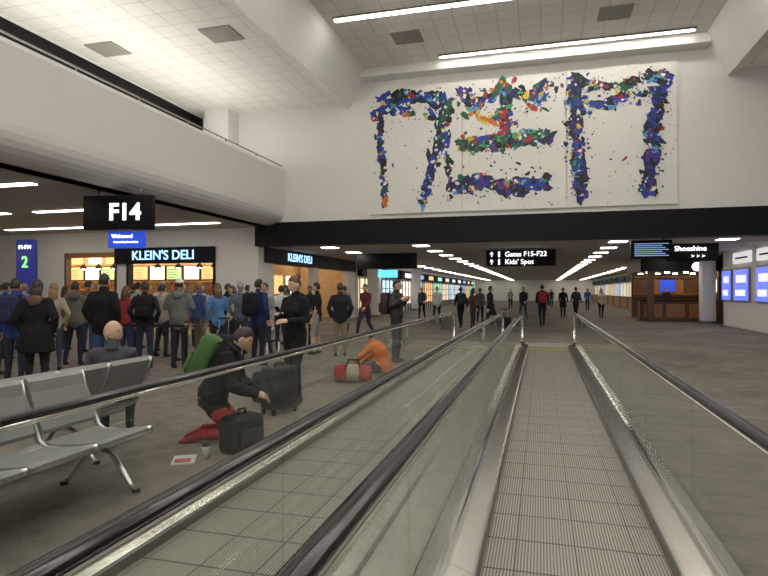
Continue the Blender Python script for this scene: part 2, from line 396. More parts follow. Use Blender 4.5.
    for q,sd in (('R',1),('L',-1)):
        wr,el=J['wr'+q],J['el'+q]; d=(wr-el).normalized()
        lt=Vector((0,1,0)) if abs(d.y)<.7 else Vector((-sd,0,.6))
        hand(mb,wr,d,lt,S,1,sd if abs(d.y)<.7 else -sd,.55 if pose!='phone' else .5)
        if sleeve: mb.tube([wr-d*.035,wr+d*.004],[.038,.036],TOP,10)
    nd=(hd-nec).normalized()
    mb.tube([nec-nd*.035,nec+nd*.02],[(.078,.074),(.064,.062)],TOP,14,L)
    if hood is not None:
        mb.tube([nec+Vector((0,-.02,.03)),nec+Vector((0,-.09,.0)),nec+Vector((0,-.13,-.09))],[(.09,.05),(.12,.06),(.06,.03)],cloth(hood),14,L)
    if pack is not None:
        PK=cloth(pack,.7); lat=L; bk=lat.cross(sp); 
        if bk.y>0: bk=-bk
        M=Matrix((lat,-bk,sp)).transposed().to_4x4(); M.translation=che+bk*.22-sp*.02+sp*packz
        mb.rbox(-.15,.15,-.10,.08,-.24,.22,PK,.05,M); mb.rbox(-.11,.11,-.15,-.09,-.2,.0,PK,.03,M)
        for q in (-1,1):
            mb.tube([M@Vector((q*.1,.06,.18)),M@Vector((q*.11,.14,.24)),M@Vector((q*.125,.30,.19)),M@Vector((q*.13,.355,.05)),M@Vector((q*.15,.30,-.08)),M@Vector((q*.155,.1,-.16)),M@Vector((q*.13,.05,-.18))],(.025,.009),BLACKM,6,lat)
    if phone:
        w=J['wrR']; c=w+Vector((-.07,.075,.05)); M=Matrix.Translation(c)@Matrix.Rotation(math.radians(-35),4,'X')
        mb.rbox(-.037,.037,-.005,.005,-.075,.075,BLACK,.004,M)
    mb.v=[(a*s,b_*s,c*s) for a,b_,c in mb.v]
    o=mb.obj(name,(x,y,0),math.radians(yaw)); return o

P=person
# ---- foreground figures
P('woman_with_phone',-3.30,7.40,165,'phone',1.76,BLK,BLK,(.09,.05,.03),'bun',3,fem=True,hy=-12,hp=14,phone=True,vox=.016,shoes=(.05,.05,.05),bulk=1.05,hood=BLK,
  over=dict(knR=(.08,.03,.5),anR=(.07,-.02,.09),knL=(-.08,.08,.5),anL=(-.12,.06,.09)))
P('kneeling_traveler',-3.28,5.35,-70,'kneel',1.80,(.016,.016,.018),(.32,.02,.035),(.04,.025,.02),'short',0,hp=30,vox=.016,bulk=1.35,pack=(.07,.15,.05),packz=.06,shoes=(.25,.02,.03))
P('man_sitting_on_floor',-2.78,10.3,75,'sitfloor',1.75,(.80,.20,.03),(.03,.04,.08),(.02,.015,.01),'short',1,hp=35,vox=.018,bulk=1.1)
P('seated_bearded_man',-4.17,4.88,35,'sitchair',1.75,(.07,.07,.08),(.04,.05,.08),(.10,.05,.025),'bald',0,hy=-120,hp=6,vox=.018,beard=True)
# ---- people queueing at the deli
Q='queueing_traveler'
P(Q,-8.38,7.56,20,'stand',1.76,(.03,.06,.22),(.03,.03,.05),pack=(.02,.03,.08),style='short',bulk=1.15)
P(Q,-7.35,7.0,30,'pockets',1.72,BLK,(.02,.02,.03),coat=True,bulk=1.3,style='long',fem=True,hood=(.16,.10,.06))
P(Q,-7.15,8.15,10,'pockets',1.84,BLK,(.05,.10,.22),bulk=1.2,style='short')
P(Q,-9.38,9.88,25,'shift',1.75,(.16,.15,.13),(.03,.03,.05),hood=(.12,.11,.1))
P(Q,-8.72,10.6,-10,'stand',1.66,(.32,.04,.05),(.03,.05,.12),style='long',hair=(.10,.05,.02),fem=True)
P(Q,-7.64,9.83,30,'pockets',1.74,(.02,.02,.025),(.04,.05,.09),pack=BLK)
P(Q,-8.58,11.65,0,'shift',1.72,(.35,.32,.26),(.03,.03,.04),style='short')
P(Q,-6.97,10.0,15,'straps',1.80,(.16,.17,.17),(.03,.03,.04),cap=(.75,.75,.72),bulk=1.15,hood=(.16,.17,.17))
P(Q,-8.0,12.3,-20,'stand',1.75,(.05,.09,.22),(.20,.16,.10),hair=(.2,.12,.05))
P(Q,-6.77,11.1,40,'phone1',1.72,(.10,.22,.45),(.03,.03,.04),style='long',fem=True,hair=(.15,.08,.04))
P(Q,-7.07,12.6,10,'pockets',1.78,(.12,.15,.20),(.05,.05,.06),hair=(.3,.3,.3))
P(Q,-5.70,10.9,-15,'pockets',1.80,(.02,.035,.11),(.02,.02,.03),pack=(.015,.015,.02),bulk=1.15)
P(Q,-6.6,13.9,30,'stand',1.70,(.6,.6,.58),(.03,.03,.05))
P(Q,-5.31,13.2,100,'shift',1.76,BLK,(.35,.33,.3),sleeve=False,shorts=True)
P(Q,-4.60,12.9,20,'pockets',1.74,(.02,.02,.025),(.25,.2,.13),bulk=1.1)
P(Q,-11.7,10.3,0,'stand',1.75,(.05,.14,.38),(.03,.03,.05))
P(Q,-13.0,12.0,20,'shift',1.75,(.35,.33,.3),(.03,.03,.05),hair=(.3,.2,.1))
P(Q,-12.1,12.4,-30,'stand',1.68,(.30,.08,.10),(.03,.03,.05),style='long',fem=True)
P(Q,-11.0,12.0,0,'pockets',1.82,(.20,.11,.06),(.05,.08,.16))
P(Q,-10.1,11.6,40,'shift',1.72,(.05,.05,.06),(.05,.07,.12))
P(Q,-10.56,13.3,-10,'stand',1.78,(.5,.5,.5),(.03,.03,.05),cap=(.03,.03,.04))
P(Q,-9.42,14.0,20,'pockets',1.7,(.04,.10,.28),(.03,.03,.05),style='long',fem=True,hair=(.25,.15,.07))
P(Q,-8.66,14.7,-40,'stand',1.76,BLK,(.1,.1,.1))
P(Q,-9.7,8.3,15,'stand',1.72,(.03,.03,.035),(.03,.03,.05),style='long',fem=True,bulk=1.15,hood=(.2,.15,.1))
P(Q,-10.6,8.9,5,'shift',1.74,(.28,.06,.05),(.03,.03,.05))
P(Q,-7.9,13.7,150,'stand',1.68,(.6,.55,.5),(.03,.03,.05),style='long',fem=True,skin=1)
v2=dict(vox=.026)
P(Q,-9.1,9.05,35,'pockets',1.70,(.42,.36,.27),(.05,.06,.1),hair=(.3,.18,.08),style='long',fem=True,**v2)
P(Q,-7.65,11.0,-5,'stand',1.68,(.40,.05,.05),(.03,.03,.05),hair=(.06,.03,.02),style='pony',fem=True,**v2)
P(Q,-6.15,12.1,170,'shift',1.74,(.30,.30,.31),(.04,.05,.09),skin=1,**v2)
P(Q,-9.35,12.7,15,'pockets',1.80,(.50,.45,.36),(.03,.03,.05),hair=(.35,.33,.3),**v2)
P(Q,-12.6,10.9,30,'stand',1.72,(.45,.07,.06),(.03,.03,.05),**v2)
P(Q,-11.5,14.3,0,'pockets',1.74,(.03,.03,.04),(.1,.1,.1),**v2)
P(Q,-7.1,15.3,160,'stand',1.72,(.12,.25,.20),(.03,.03,.05),style='long',fem=True,skin=2,**v2)
P(Q,-10.6,16.3,10,'shift',1.76,(.6,.6,.6),(.05,.05,.06),**v2)
P(Q,-9.4,17.2,-20,'pockets',1.75,(.10,.10,.12),(.05,.06,.1),**v2)
P(Q,-12.6,17.0,15,'stand',1.70,(.35,.20,.10),(.03,.03,.05),**v2)
P(Q,-14.3,16.4,-15,'stand',1.76,(.05,.08,.25),(.03,.03,.05),**v2)
# ---- walkers
W='walking_traveler'
P('traveler_with_large_backpack',-3.05,12.2,-100,'straps',1.80,(.03,.025,.025),(.04,.04,.06),pack=(.06,.035,.03),bulk=1.2)
P(W,-7.2,17.3,170,'walk',1.72,(.02,.02,.02),(.03,.03,.05),skin=2)
P(W,-5.61,18.2,160,'walk',1.78,(.12,.03,.03),(.03,.03,.05))
P(W,-7.23,20.8,20,'stand',1.74,(.2,.2,.22),(.03,.03,.05))
kw=dict(vox=.03,res=0)
P(W,-4.71,26.7,180,'walk',1.76,(.7,.7,.7),(.03,.03,.05),**kw)
P(W,-3.26,24.2,20,'walk',1.72,BLK,BLK,pack=(.05,.05,.06),**kw)
P(W,-1.88,22.3,-60,'walk',1.74,(.025,.02,.02),BLK,coat=True,**kw)
P(W,-2.6,22.8,-60,'pockets',1.66,(.10,.05,.04),(.03,.03,.05),style='long',fem=True,vox=.03,res=0)
P(W,-2.86,28.2,0,'walk',1.7,(.1,.1,.12),BLK,**kw)
P(W,-.9,31.3,165,'walk',1.76,(.03,.03,.04),(.05,.07,.12),**kw)
P(W,.05,25.9,5,'walk',1.82,(.02,.02,.022),(.02,.02,.025),pack=(.45,.03,.04),bulk=1.15,**kw)
P(W,1.22,34.5,0,'walk',1.74,BLK,BLK,coat=True,**kw)
P(W,1.85,33.2,10,'walk',1.76,(.04,.04,.05),BLK,pack=(.03,.03,.03),**kw)
P(W,3.22,34.0,180,'walk',1.7,(.5,.45,.4),BLK,style='long',fem=True,vox=.03,res=0)
P(W,3.5,47.4,0,'walk',1.74,(.04,.1,.3),BLK,**kw)
P(W,-2.5,50,180,'walk',1.74,(.3,.3,.3),BLK,**kw)
P(W,1.0,60,0,'walk',1.74,(.03,.03,.03),BLK,**kw)
P(W,-6.3,31,180,'walk',1.74,(.05,.07,.1),BLK,**kw)
P('shop_attendant',6.6,34.3,180,'stand',1.72,(.03,.03,.04),BLK,vox=.03,res=0)

# ------------------------------------------------------------ room shell
def simple(name,fn):
    mb=MB(); fn(mb); return mb.obj(name)
simple('floor',lambda m:m.box(-24.3,14.3,-14,95,-.2,0,CARPET))
simple('ceiling_left',lambda m:m.box(-12.9,-6.9,-14,20,8.4,8.55,TILE))
simple('ceiling_centre',lambda m:m.box(-6.3,5.2,-14,20,9.45,9.6,TILE))
simple('ceiling_right',lambda m:m.box(5.75,14,-14,20,8.4,8.55,TILE))
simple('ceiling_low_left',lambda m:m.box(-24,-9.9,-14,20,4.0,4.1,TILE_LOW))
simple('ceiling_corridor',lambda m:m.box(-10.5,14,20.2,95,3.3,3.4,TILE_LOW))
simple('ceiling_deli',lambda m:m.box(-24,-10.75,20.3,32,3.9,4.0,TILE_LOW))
simple('trim_beam_left',lambda m:m.extrude([(-6.97,8.45),(-6.95,8.3),(-6.78,8.24),(-6.22,9.15),(-6.05,9.47),(-6.4,9.7)],-14,20,BEAM))
simple('trim_beam_right',lambda m:m.extrude([(5.8,8.45),(5.78,8.3),(5.61,8.24),(5.05,9.15),(4.88,9.47),(5.3,9.7)],-14,20,BEAM))
simple('trim_beam_front',lambda m:m.box(-6.2,5.0,19.45,20,9.15,9.45,BEAM))
simple('wall_front',lambda m:m.box(-13.2,14,20,20.2,4.1,9.6,WHITE))
simple('wall_right',lambda m:m.box(14,14.3,-14,95,0,8.5,WHITE))
simple('wall_left',lambda m:m.box(-24.3,-24,-14,32,0,4.1,WHITE))
def f(m):
    pr=[(-9.34,6.05)]
    pr+=[(-9.34,4.62)]
    for k in range(1,8):
        a=math.radians(90*k/7); pr.append((-9.94+.6*math.cos(a),4.6-.6*math.sin(a)))
    pr+=[(-10.4,4.0),(-10.4,4.12),(-9.7,4.2),(-9.7,5.98),(-12.95,5.98),(-12.95,6.1),(-9.55,6.12),(-9.42,6.17)]
    m.extrude(pr,-14,20,WHITE2)
simple('wall_bulkhead_left',f)
def f(m):
    m.box(-12.97,-12.92,-14,20,6.1,8.4,WHITE)
    m.box(-12.92,-12.88,-14,20,7.6,8.34,BLACK)
    m.box(-12.88,-12.84,-14,20,8.34,8.4,WHITE)
    m.box(-9.52,-9.48,-14,20,6.28,6.31,STEELD)
    for i in range(17): m.box(-9.52,-9.48,-14+i*2,-13.97+i*2,6.1,6.3,STEELD)
simple('window_clerestory',f)
simple('trim_pilaster',lambda m:m.box(-12.3,-11.3,19.2,20,6.1,8.4,WHITE))
simple('added_cove_fill',lambda m:m.box(-10.9,-10.5,-12,18.5,6.14,6.2,COVE_FILL))  # added uplight strip, unseen behind the bulkhead lip, to brighten the ceiling
simple('trim_header_black',lambda m:m.box(-10.46,14,19.72,20.25,3.25,4.12,BLACK))
simple('wall_corridor_right',lambda m:(m.box(8,8.2,20.2,29.5,0,3.3,WHITE),m.box(8.2,14,20.2,20.4,0,3.3,WHITE),m.box(8,8.2,38,95,0,3.3,WHITE)))
simple('wall_corridor_end',lambda m:m.box(-10.5,14,95,95.2,0,3.4,WHITE))
simple('ceiling_vents',lambda m:[m.box(x-.45,x+.45,y-.42,y+.42,z-.03,z,VENT) for x,y,z in ((-11.8,13.6,8.4),(-8.2,13.6,8.4),(-4.0,17.4,9.45),(2.04,17.4,9.45),(-8.2,6,8.4),(-4,10,9.45),(2,10,9.45))])
def f(m):
    for i,y in enumerate((19.1,15.7,12.2,8.7,5.2,1.7,-1.8,-5.3,-8.8)):
        x0=-3.3 if i==0 else -5.8
        m.box(x0,4.5,y-.12,y+.12,9.40,9.452,STEELD)
        n=6
        for k in range(n):
            a=x0+(4.5-x0)*k/n+.03; b=x0+(4.5-x0)*(k+1)/n-.03
            w_=.04 if i==0 else .08
            m.box(a,b,y-w_,y+w_,9.385,9.405,LAMP)
simple('ceiling_linear_lights',f)
def f(m):
    for y in (18.1,14.2,10.4,6.6,2.8,-1):
        for x0,x1 in ((-15,-11),(-20.5,-16)):
            m.box(x0,x1,y-.14,y+.14,3.975,4.0,STEELD); m.box(x0+.02,x1-.02,y-.11,y+.11,3.955,3.98,LAMPL)
simple('low_ceiling_linear_lights',f)
def f(m):
    for x in (-8.1,-4.4,2.6,6.0):
        y=21.5
        while y<94:
            m.box(x-.33,x+.33,y-.33,y+.33,3.275,3.3,WHITE); m.box(x-.28,x+.28,y-.28,y+.28,3.262,3.28,LAMPC); y+=3.0
simple('corridor_ceiling_lights',f)

# ------------------------------------------------------------ mural
mur=empty('abstract_mural')
CAN=mat('canvas',(.82,.81,.76),.8,var=.03,vscale=2)
mb=MB()
for a,b in ((-5.99,-2.64),(-2.61,.81),(.84,4.16)): mb.box(a,b,19.92,20.0,4.31,8.91,CAN)
o=mb.obj('canvas_panels'); o.parent=mur
cols=[(.008,.014,.08),(.012,.05,.38),(.006,.006,.008),(.006,.11,.05),(.45,.018,.02),(.09,.025,.24),(.75,.50,.04),(.10,.36,.62),(.05,.38,.13),(.62,.16,.02)]
cm=[mat('paint_%d'%i,c,.5,var=.3) for i,c in enumerate(cols)]
cool=[30,24,34,6,1.5,6,1,5,2,.6]; mid=[20,20,20,13,8,7,4,7,6,2]; warm=[8,12,8,14,16,8,13,9,13,9]
mb=MB(); rnd=random.Random(5); lay=0
def blob(u,v,r,m,el=1.0,ang=None):
    global lay
    lay+=1; x=-5.99+10.15*u; z=8.91-4.6*v; y=19.919-.00001*lay
    n=26; p1,p2,p3,p4=[rnd.random()*6.28 for _ in range(4)]; a1,a2,a3,a4=rnd.uniform(.05,.2),rnd.uniform(.05,.18),rnd.uniform(.04,.15),rnd.uniform(.02,.10)
    st=math.sqrt(el*rnd.uniform(1,1.8)); ang=rnd.random()*3.14 if ang is None else ang
    vs=[]
    for k in range(n):
        a=2*math.pi*k/n; rr=r*(1+a1*math.sin(2*a+p1)+a2*math.sin(3*a+p2)+a3*math.sin(5*a+p3)+a4*math.sin(8*a+p4))
        p,q=rr*math.cos(a)*st,rr*math.sin(a)/st
        X=x+p*math.cos(ang)-q*math.sin(ang); Z=z+p*math.sin(ang)+q*math.cos(ang)
        vs.append((min(max(X,-5.97),4.14),y,min(max(Z,4.33),8.89)))
    mb.add(vs,[tuple(range(n))],m)
def stroke(pts,w,dens,pal,rmax=.2,solid=None):
    for ph in (0,1,2):
        for (a,b),(c,d) in zip(pts[:-1],pts[1:]):
            dx,dz=(c-a)*10.15,(d-b)*4.6; L=math.hypot(dx,dz); th=math.atan2(-dz,dx)
            N=int(L*dens*(.32,.60,.75)[ph])
            for _ in range(N):
                t=rnd.random(); s=rnd.gauss(0,w*(.26,.42,.85)[ph])
                x=(a+(c-a)*t)*10.15-math.sin(th)*s; z=(b+(d-b)*t)*4.6-math.cos(th)*s
                if ph==0: blob(x/10.15,z/4.6,rnd.uniform(.6,1.15)*rmax,rnd.choices(cm,solid or pal)[0],1.7,th+rnd.gauss(0,.35))
                elif ph==1: blob(x/10.15,z/4.6,rnd.uniform(.2,.6)*rmax,rnd.choices(cm,pal)[0])
                else: blob(x/10.15,z/4.6,rnd.uniform(.05,.2)*rmax,rnd.choices(cm,pal)[0])
                if ph==1 and rnd.random()<.18: blob(x/10.15,z/4.6,rnd.uniform(.15,.4)*rmax,CAN)
stroke([(.028,.26),(.05,.14),(.12,.10),(.2,.10),(.26,.14),(.285,.24)],.36,26,mid,.20,cool)
stroke([(.04,.2),(.045,.5),(.058,.92)],.14,20,cool,.15)
stroke([(.27,.16),(.262,.35),(.235,.6),(.20,.93)],.26,26,cool,.18)
stroke([(.275,.4),(.284,.65),(.292,.93)],.12,18,cool,.13)
stroke([(.08,.2),(.15,.24),(.23,.27)],.28,14,mid,.14)
stroke([(.12,.3),(.10,.5),(.13,.85)],.6,3,warm,.08)
stroke([(.325,.08),(.36,.2),(.42,.14),(.5,.12),(.57,.2),(.62,.09)],.42,26,warm,.18,mid)
stroke([(.34,.22),(.42,.33),(.5,.37)],.30,16,warm,.15)
stroke([(.55,.24),(.6,.30)],.26,14,warm,.14)
G=[9,7,16,32,11,6,3,3,14,1]
stroke([(.475,.04),(.47,.3),(.48,.55)],.32,30,[8,8,8,26,20,5,6,4,14,2],.20,G)
stroke([(.32,.51),(.4,.50),(.5,.50),(.62,.46)],.34,36,G,.21,G)
V_=[28,32,12,4,5,25,2,7,2,.7]
stroke([(.315,.82),(.4,.80),(.5,.84),(.615,.80)],.38,36,V_,.21,V_)
stroke([(.35,.65),(.45,.68),(.6,.65)],.5,4,warm,.08)
stroke([(.66,.14),(.70,.09),(.76,.13),(.83,.17),(.9,.11),(.965,.11)],.26,24,mid,.17,cool)
stroke([(.68,.25),(.78,.28),(.88,.24),(.96,.2)],.30,20,mid,.15,cool)
stroke([(.70,.16),(.705,.5),(.715,.93)],.28,44,cool,.20)
stroke([(.965,.14),(.955,.25),(.935,.4),(.93,.66),(.915,.93)],.28,42,cool,.20)
stroke([(.8,.4),(.83,.6),(.82,.9)],.9,3,warm,.06)
for _ in range(240): blob(rnd.random(),rnd.random(),rnd.uniform(.006,.022),rnd.choices(cm,warm)[0])
o=mb.obj('paint_marks'); o.parent=mur

# ------------------------------------------------------------ moving walkways
def walkway(xc):
    E=empty('moving_walkway'); Y0,YC,YE=-9.0,15.8,16.5
    m=MB(); m.box(xc-.505,xc+.505,Y0,YC,.0,.012,BELT); m.obj('pallet_belt',parent=E)
    m=MB(); m.box(xc-.505,xc+.505,YC,YC+.28,.0,.018,STEELD)
    m.box(xc-.505,xc+.505,YC-.05,YC+.05,.0,.021,YEL)
    for k in range(40): m.box(xc-.5+k*.025,xc-.49+k*.025,YC-.12,YC-.05,.012,.02,YEL)
    PL=mat('landing_plate',(.42,.40,.35),.5,.3,var=.1)
    m.box(xc-.62,xc+.62,YC+.28,YC+1.9,.0,.014,PL)
    for k in range(30): m.box(xc-.6,xc+.6,YC+.3+k*.052,YC+.325+k*.052,.014,.018,PL)
    m.obj('comb_plate',parent=E)
    for s,nm in ((-1,'a'),(1,'b')):
        g=xc+s*.685
        m=MB()
        X=lambda a: xc+s*a
        def prism(p,mm,y0=Y0,y1=YC+.45):
            pp=[(X(a),b) for a,b in p]; m.extrude(pp,y0,y1,mm)
        prism([(.507,.0),(.507,.070),(.512,.075),(.520,.075),(.520,.0)],STEELD)
        y=Y0
        while y<YC+.44:
            y1=min(y+2.395,YC+.45)
            prism([(.520,.0),(.520,.080),(.535,.087),(.645,.125),(.662,.125),(.662,.0)],STEEL,y,y1)
            prism([(.708,.0),(.708,.125),(.80,.12),(.815,.10),(.815,.0)],STEEL,y,y1)
            y+=2.4
        prism([(.663,.0),(.663,.155),(.672,.162),(.698,.162),(.707,.155),(.707,.0)],CHROME)
        m.obj('deck_'+nm,parent=E)
        m=MB(); zc=.55; R=.365
        y=Y0; 
        ys=[]; 
        while y<YE-.5-1.6: ys.append((y,y+1.592)); y+=1.6
        for a,b in ys: m.box(g-.006,g+.006,a,b,.155,.915,GLASS)
        a=ys[-1][1]+.008; yc=YE-.4; pr=[(a,.155),(a,.915)]
        for k in range(13):
            q=math.radians(90-180*k/12); pr.append((yc+R*math.cos(q),zc+R*math.sin(q)))
        m.extrude(pr,g-.006,g+.006,GLASS,axis='x')
        m.obj('glass_'+nm,parent=E)
        pth=[(g,Y0,.95)]+[(g,Y0+(yc-Y0)*k/8,.95) for k in range(1,9)]
        for k in range(1,17):
            q=math.radians(90-180*k/16); pth.append((g,yc+.4*math.cos(q),.55+.4*math.sin(q)))
        pth.append((g,yc-.4,.15))
        m=MB(); m.tube(pth,(.041,.021),RUBBER,14,(1,0,0))
        ip=[(g,Y0,.920)]+[(g,yc,.920)]
        for k in range(1,17):
            q=math.radians(90-180*k/16); ip.append((g,yc+.370*math.cos(q),.55+.370*math.sin(q)))
        m.tube(ip,(.035,.019),CHROME,10,(1,0,0))
        m.obj('handrail_'+nm,parent=E)
    return E
walkway(.185); walkway(-1.72)
simple('walkway_median_panel',lambda m:(m.box(-.90,-.635,-9,16.2,.0,.1,STEEL)))

# ------------------------------------------------------------ tandem seating
def bench(xb,s,y1,n,leg=.35,name='tandem_seating'):
    E=empty(name); p=.58; X=lambda a: xb+s*a
    m=MB()
    for i in range(n):
        ya=y1-p*(i+1)+.03; yb=y1-p*i-.03
        bk=[(.03,.90),(.0,.86),(.03,.78),(.10,.60),(.16,.50),(.19,.49),(.20,.52),(.15,.62),(.085,.79),(.07,.87)]
        m.extrude([(X(a),b) for a,b in bk],ya,yb,GREY)
        st=[(.20,.40),(.21,.44),(.30,.425),(.50,.44),(.66,.465),(.71,.455),(.71,.42),(.62,.39),(.45,.37),(.28,.37)]
        m.extrude([(X(a),b) for a,b in st],ya,yb,GREY)
    m.obj('pads',parent=E)
    m=MB()
    for i in range(n+1):
        yy=y1-p*i
        m.tube([(X(.02),yy,.89),(X(.05),yy,.78),(X(.13),yy,.6),(X(.19),yy,.45),(X(.26),yy,.40),(X(.48),yy,.40),(X(.66),yy,.435),(X(.71),yy,.445)],(.016,.026),ALU,8,(0,1,0))
    m.tube([(X(.4),y1+.05,.33),(X(.4),y1-p*n-.05,.33)],[(.04,.03)]*2,ALU,10,(1,0,0))
    for yy in (y1-p*leg,y1-p*(n-.8)):
        m.tube([(X(.05),yy,.022),(X(.10),yy,.06),(X(.28),yy,.27),(X(.40),yy,.315),(X(.52),yy,.27),(X(.68),yy,.06),(X(.73),yy,.022)],[(.022,.018),(.022,.018),(.026,.022),(.032,.028),(.026,.022),(.022,.018),(.022,.018)],ALU,10,(0,1,0))
        for a in (.05,.73): m.tube([(X(a),yy,.0),(X(a),yy,.025)],.03,BLACKM,10)
    m.obj('frame',parent=E)
bench(-3.74,1,3.98,5); bench(-3.80,-1,5.0,6,1.2)

# ------------------------------------------------------------ luggage
def suitcase(x,y,rz,col,h=.62,name='rolling_suitcase'):
    m=MB(); C=cloth(col,.4)
    m.rbox(-.22,.22,-.13,.13,.06,.06+h,C,.045)
    for k in range(6): m.rbox(-.17+k*.062,-.145+k*.062,-.14,.14,.12,h,C,.006)
    for a in (-.18,.18):
        for b in (-.09,.09):
            m.tube([(a-.012,b,.03),(a+.012,b,.03)],.03,BLACKM,10); m.box(a-.02,a+.02,b-.02,b+.02,.04,.08,BLACKM)
    for a in (-.1,.1): m.tube([(a,.11,h),(a,.11,h+.36)],.009,ALU,6)
    m.tube([(-.12,.11,h+.37),(.12,.11,h+.37)],.016,BLACKM,8)
    m.tube([(-.08,0,h+.05),(-.07,0,h+.09),(.07,0,h+.09),(.08,0,h+.05)],.012,BLACKM,6)
    return m.obj(name,(x,y,0),math.radians(rz))
suitcase(-3.22,6.72,70,(.035,.035,.04),.54)
suitcase(-6.25,10.4,10,(.03,.03,.05)); suitcase(-1.3,21.9,0,(.02,.02,.02),.5)
def duffel(x,y,rz,c1,c2,name='duffel_bag',s=1):
    m=MB(); A=cloth(c1); B=cloth(c2)
    m.tube([(-.30*s,0,.14*s),(-.28*s,0,.14*s),(-.1*s,0,.145*s)],[(.09*s,.09*s),(.14*s,.135*s),(.15*s,.14*s)],A,16)
    m.tube([(-.1*s,0,.145*s),(.1*s,0,.145*s)],[(.152*s,.142*s)]*2,B,16)
    m.tube([(.1*s,0,.145*s),(.28*s,0,.14*s),(.30*s,0,.14*s)],[(.15*s,.14*s),(.14*s,.135*s),(.09*s,.09*s)],A,16)
    for q in (-1,1): m.tube([(-.12*s,q*.12*s,.2*s),(-.08*s,q*.06*s,.36*s),(.08*s,q*.06*s,.36*s),(.12*s,q*.12*s,.2*s)],.012,BLACKM,6)
    return m.obj(name,(x,y,0),math.radians(rz))
duffel(-3.1,9.35,15,(.45,.06,.05),(.5,.45,.35),s=1.05)
m=MB(); m.rbox(-.20,.20,-.13,.13,0,.36,cloth(BLK),.06); m.rbox(-.15,.15,-.17,-.12,.05,.24,cloth((.02,.02,.022)),.03)
m.tube([(-.05,0,.35),(-.04,0,.41),(.04,0,.41),(.05,0,.35)],.012,BLACKM,6); m.obj('travel_bag',(-2.80,5.02,0),1.25)
m=MB(); m.rbox(-.16,.16,-.1,.1,0,.42,cloth((.03,.03,.035)),.05); m.rbox(-.12,.12,-.16,-.09,.05,.25,cloth((.04,.04,.045)),.03)
m.tube([(-.04,0,.41),(-.03,0,.46),(.03,0,.46),(.04,0,.41)],.01,BLACKM,6); m.obj('backpack_on_floor',(-3.75,7.35,0),.4)
m=MB(); m.box(-.1,.1,-.14,.14,0,.012,mat('magazine_cover',(.6,.6,.62),.4)); m.box(-.08,.06,-.11,.02,.012,.014,mat('magazine_print',(.4,.05,.05),.4)); m.obj('magazine',(-3.15,4.6,0),.5)
m=MB(); m.tube([(0,0,0),(0,0,.09),(0,0,.115)],[.027,.038,.04],mat('paper_cup',(.75,.74,.7),.5),16); m.tube([(0,0,.113),(0,0,.125)],[.042,.038],BLACKM,16); m.obj('coffee_cup',(-3.0,4.72,0))

# ------------------------------------------------------------ signs
def hang_sign(name,x,y,w,zt,zb,ceil,mface=BLACK,th=.18):
    E=empty(name,(x,y,0)); m=MB(); m.rbox(-w/2,w/2,-th/2,th/2,zb,zt,mface,.015)
    for a in (-w*.3,w*.3): m.tube([(a,0,zt-.02),(a,0,ceil)],.02,STEELD,8)
    m.obj('sign_box',parent=E); return E
RX=(math.pi/2,0,0)
E=hang_sign('gate_sign',-9.78,11.65,1.75,3.84,3.02,4.0); E.rotation_euler=(0,0,.15)
text('gate_text','F14',.56,(0.2,-.10,3.42),RX,WTXT,E,bold=.022)
E=hang_sign('welcome_display',-9.72,11.85,.95,2.99,2.59,3.05,BLUE,.08); E.rotation_euler=(0,0,.15)
text('display_text','Welcome!',.13,(-.1,-.05,2.88),RX,WTXT,E,bold=0); text('display_text_small','International travelers',.07,(0,-.05,2.74),RX,WTXT,E,bold=0)
E=hang_sign('gates_direction_sign',-.80,24,2.75,3.22,2.56,3.3)
text('gates_text','Gates F15-F22',.28,(-.62,-.10,3.04),RX,WTXT,E,'LEFT',bold=.002); text('kids_text',"Kids' Spot",.28,(-.62,-.10,2.73),RX,WTXT,E,'LEFT',bold=.002)
m=MB()
for zz in (3.04,2.73):
    m.tube([(-1.15,-.1,zz-.09),(-1.15,-.1,zz+.04)],.02,WTXT,6); m.add([(-1.23,-.1,zz+.02),(-1.07,-.1,zz+.02),(-1.15,-.1,zz+.12)],[(0,1,2)],WTXT)
    m.tube([(-.85,-.1,zz-.1),(-.85,-.1,zz+.03)],.035,WTXT,8); m.sphere((-.85,-.1,zz+.08),.04,WTXT)
m.obj('sign_pictograms',parent=E)
E=hang_sign('shoeshine_sign',5.25,23,1.75,3.26,2.64,3.3)
text('shoeshine_text','Shoeshine',.26,(-.05,-.10,3.08),RX,WTXT,E,bold=.002); text('arrow_text','> > >',.2,(.2,-.10,2.8),RX,WTXT,E,bold=0)
E=hang_sign('flight_monitor',3.5,20.6,1.25,3.22,2.62,3.3)
m=MB(); 
for k in range(7): m.box(-.52,.52-.1*(k%3),-.105,-.1,2.70+k*.065,2.725+k*.065,mat('display_line',(.3,.5,.9),.4,emit=.5,ecol=(.35,.6,1)))
m.obj('display_rows',parent=E)
E=hang_sign('overhead_black_sign',-6.7,25,2.8,3.24,2.55,3.3)
m=MB(); m.box(-.4,.5,-.03,.03,2.15,2.5,CYAN); m.obj('lower_display',parent=E)
E=empty('info_pylon',(-14.0,13.0,0)); m=MB(); m.rbox(-.33,.33,-.06,.06,0,3.0,mat('pylon_blue',(.03,.04,.28),.4,emit=.12,ecol=(.05,.07,.6)),.02); m.obj('pylon_body',parent=E)
text('pylon_number','2',.45,(0,-.07,2.35),RX,mat('green_text',(.2,.8,.2),.5,emit=1.2,ecol=(.3,.9,.25)),E); text('pylon_text','F1-F14',.16,(0,-.07,2.78),RX,WTXT,E,bold=0)

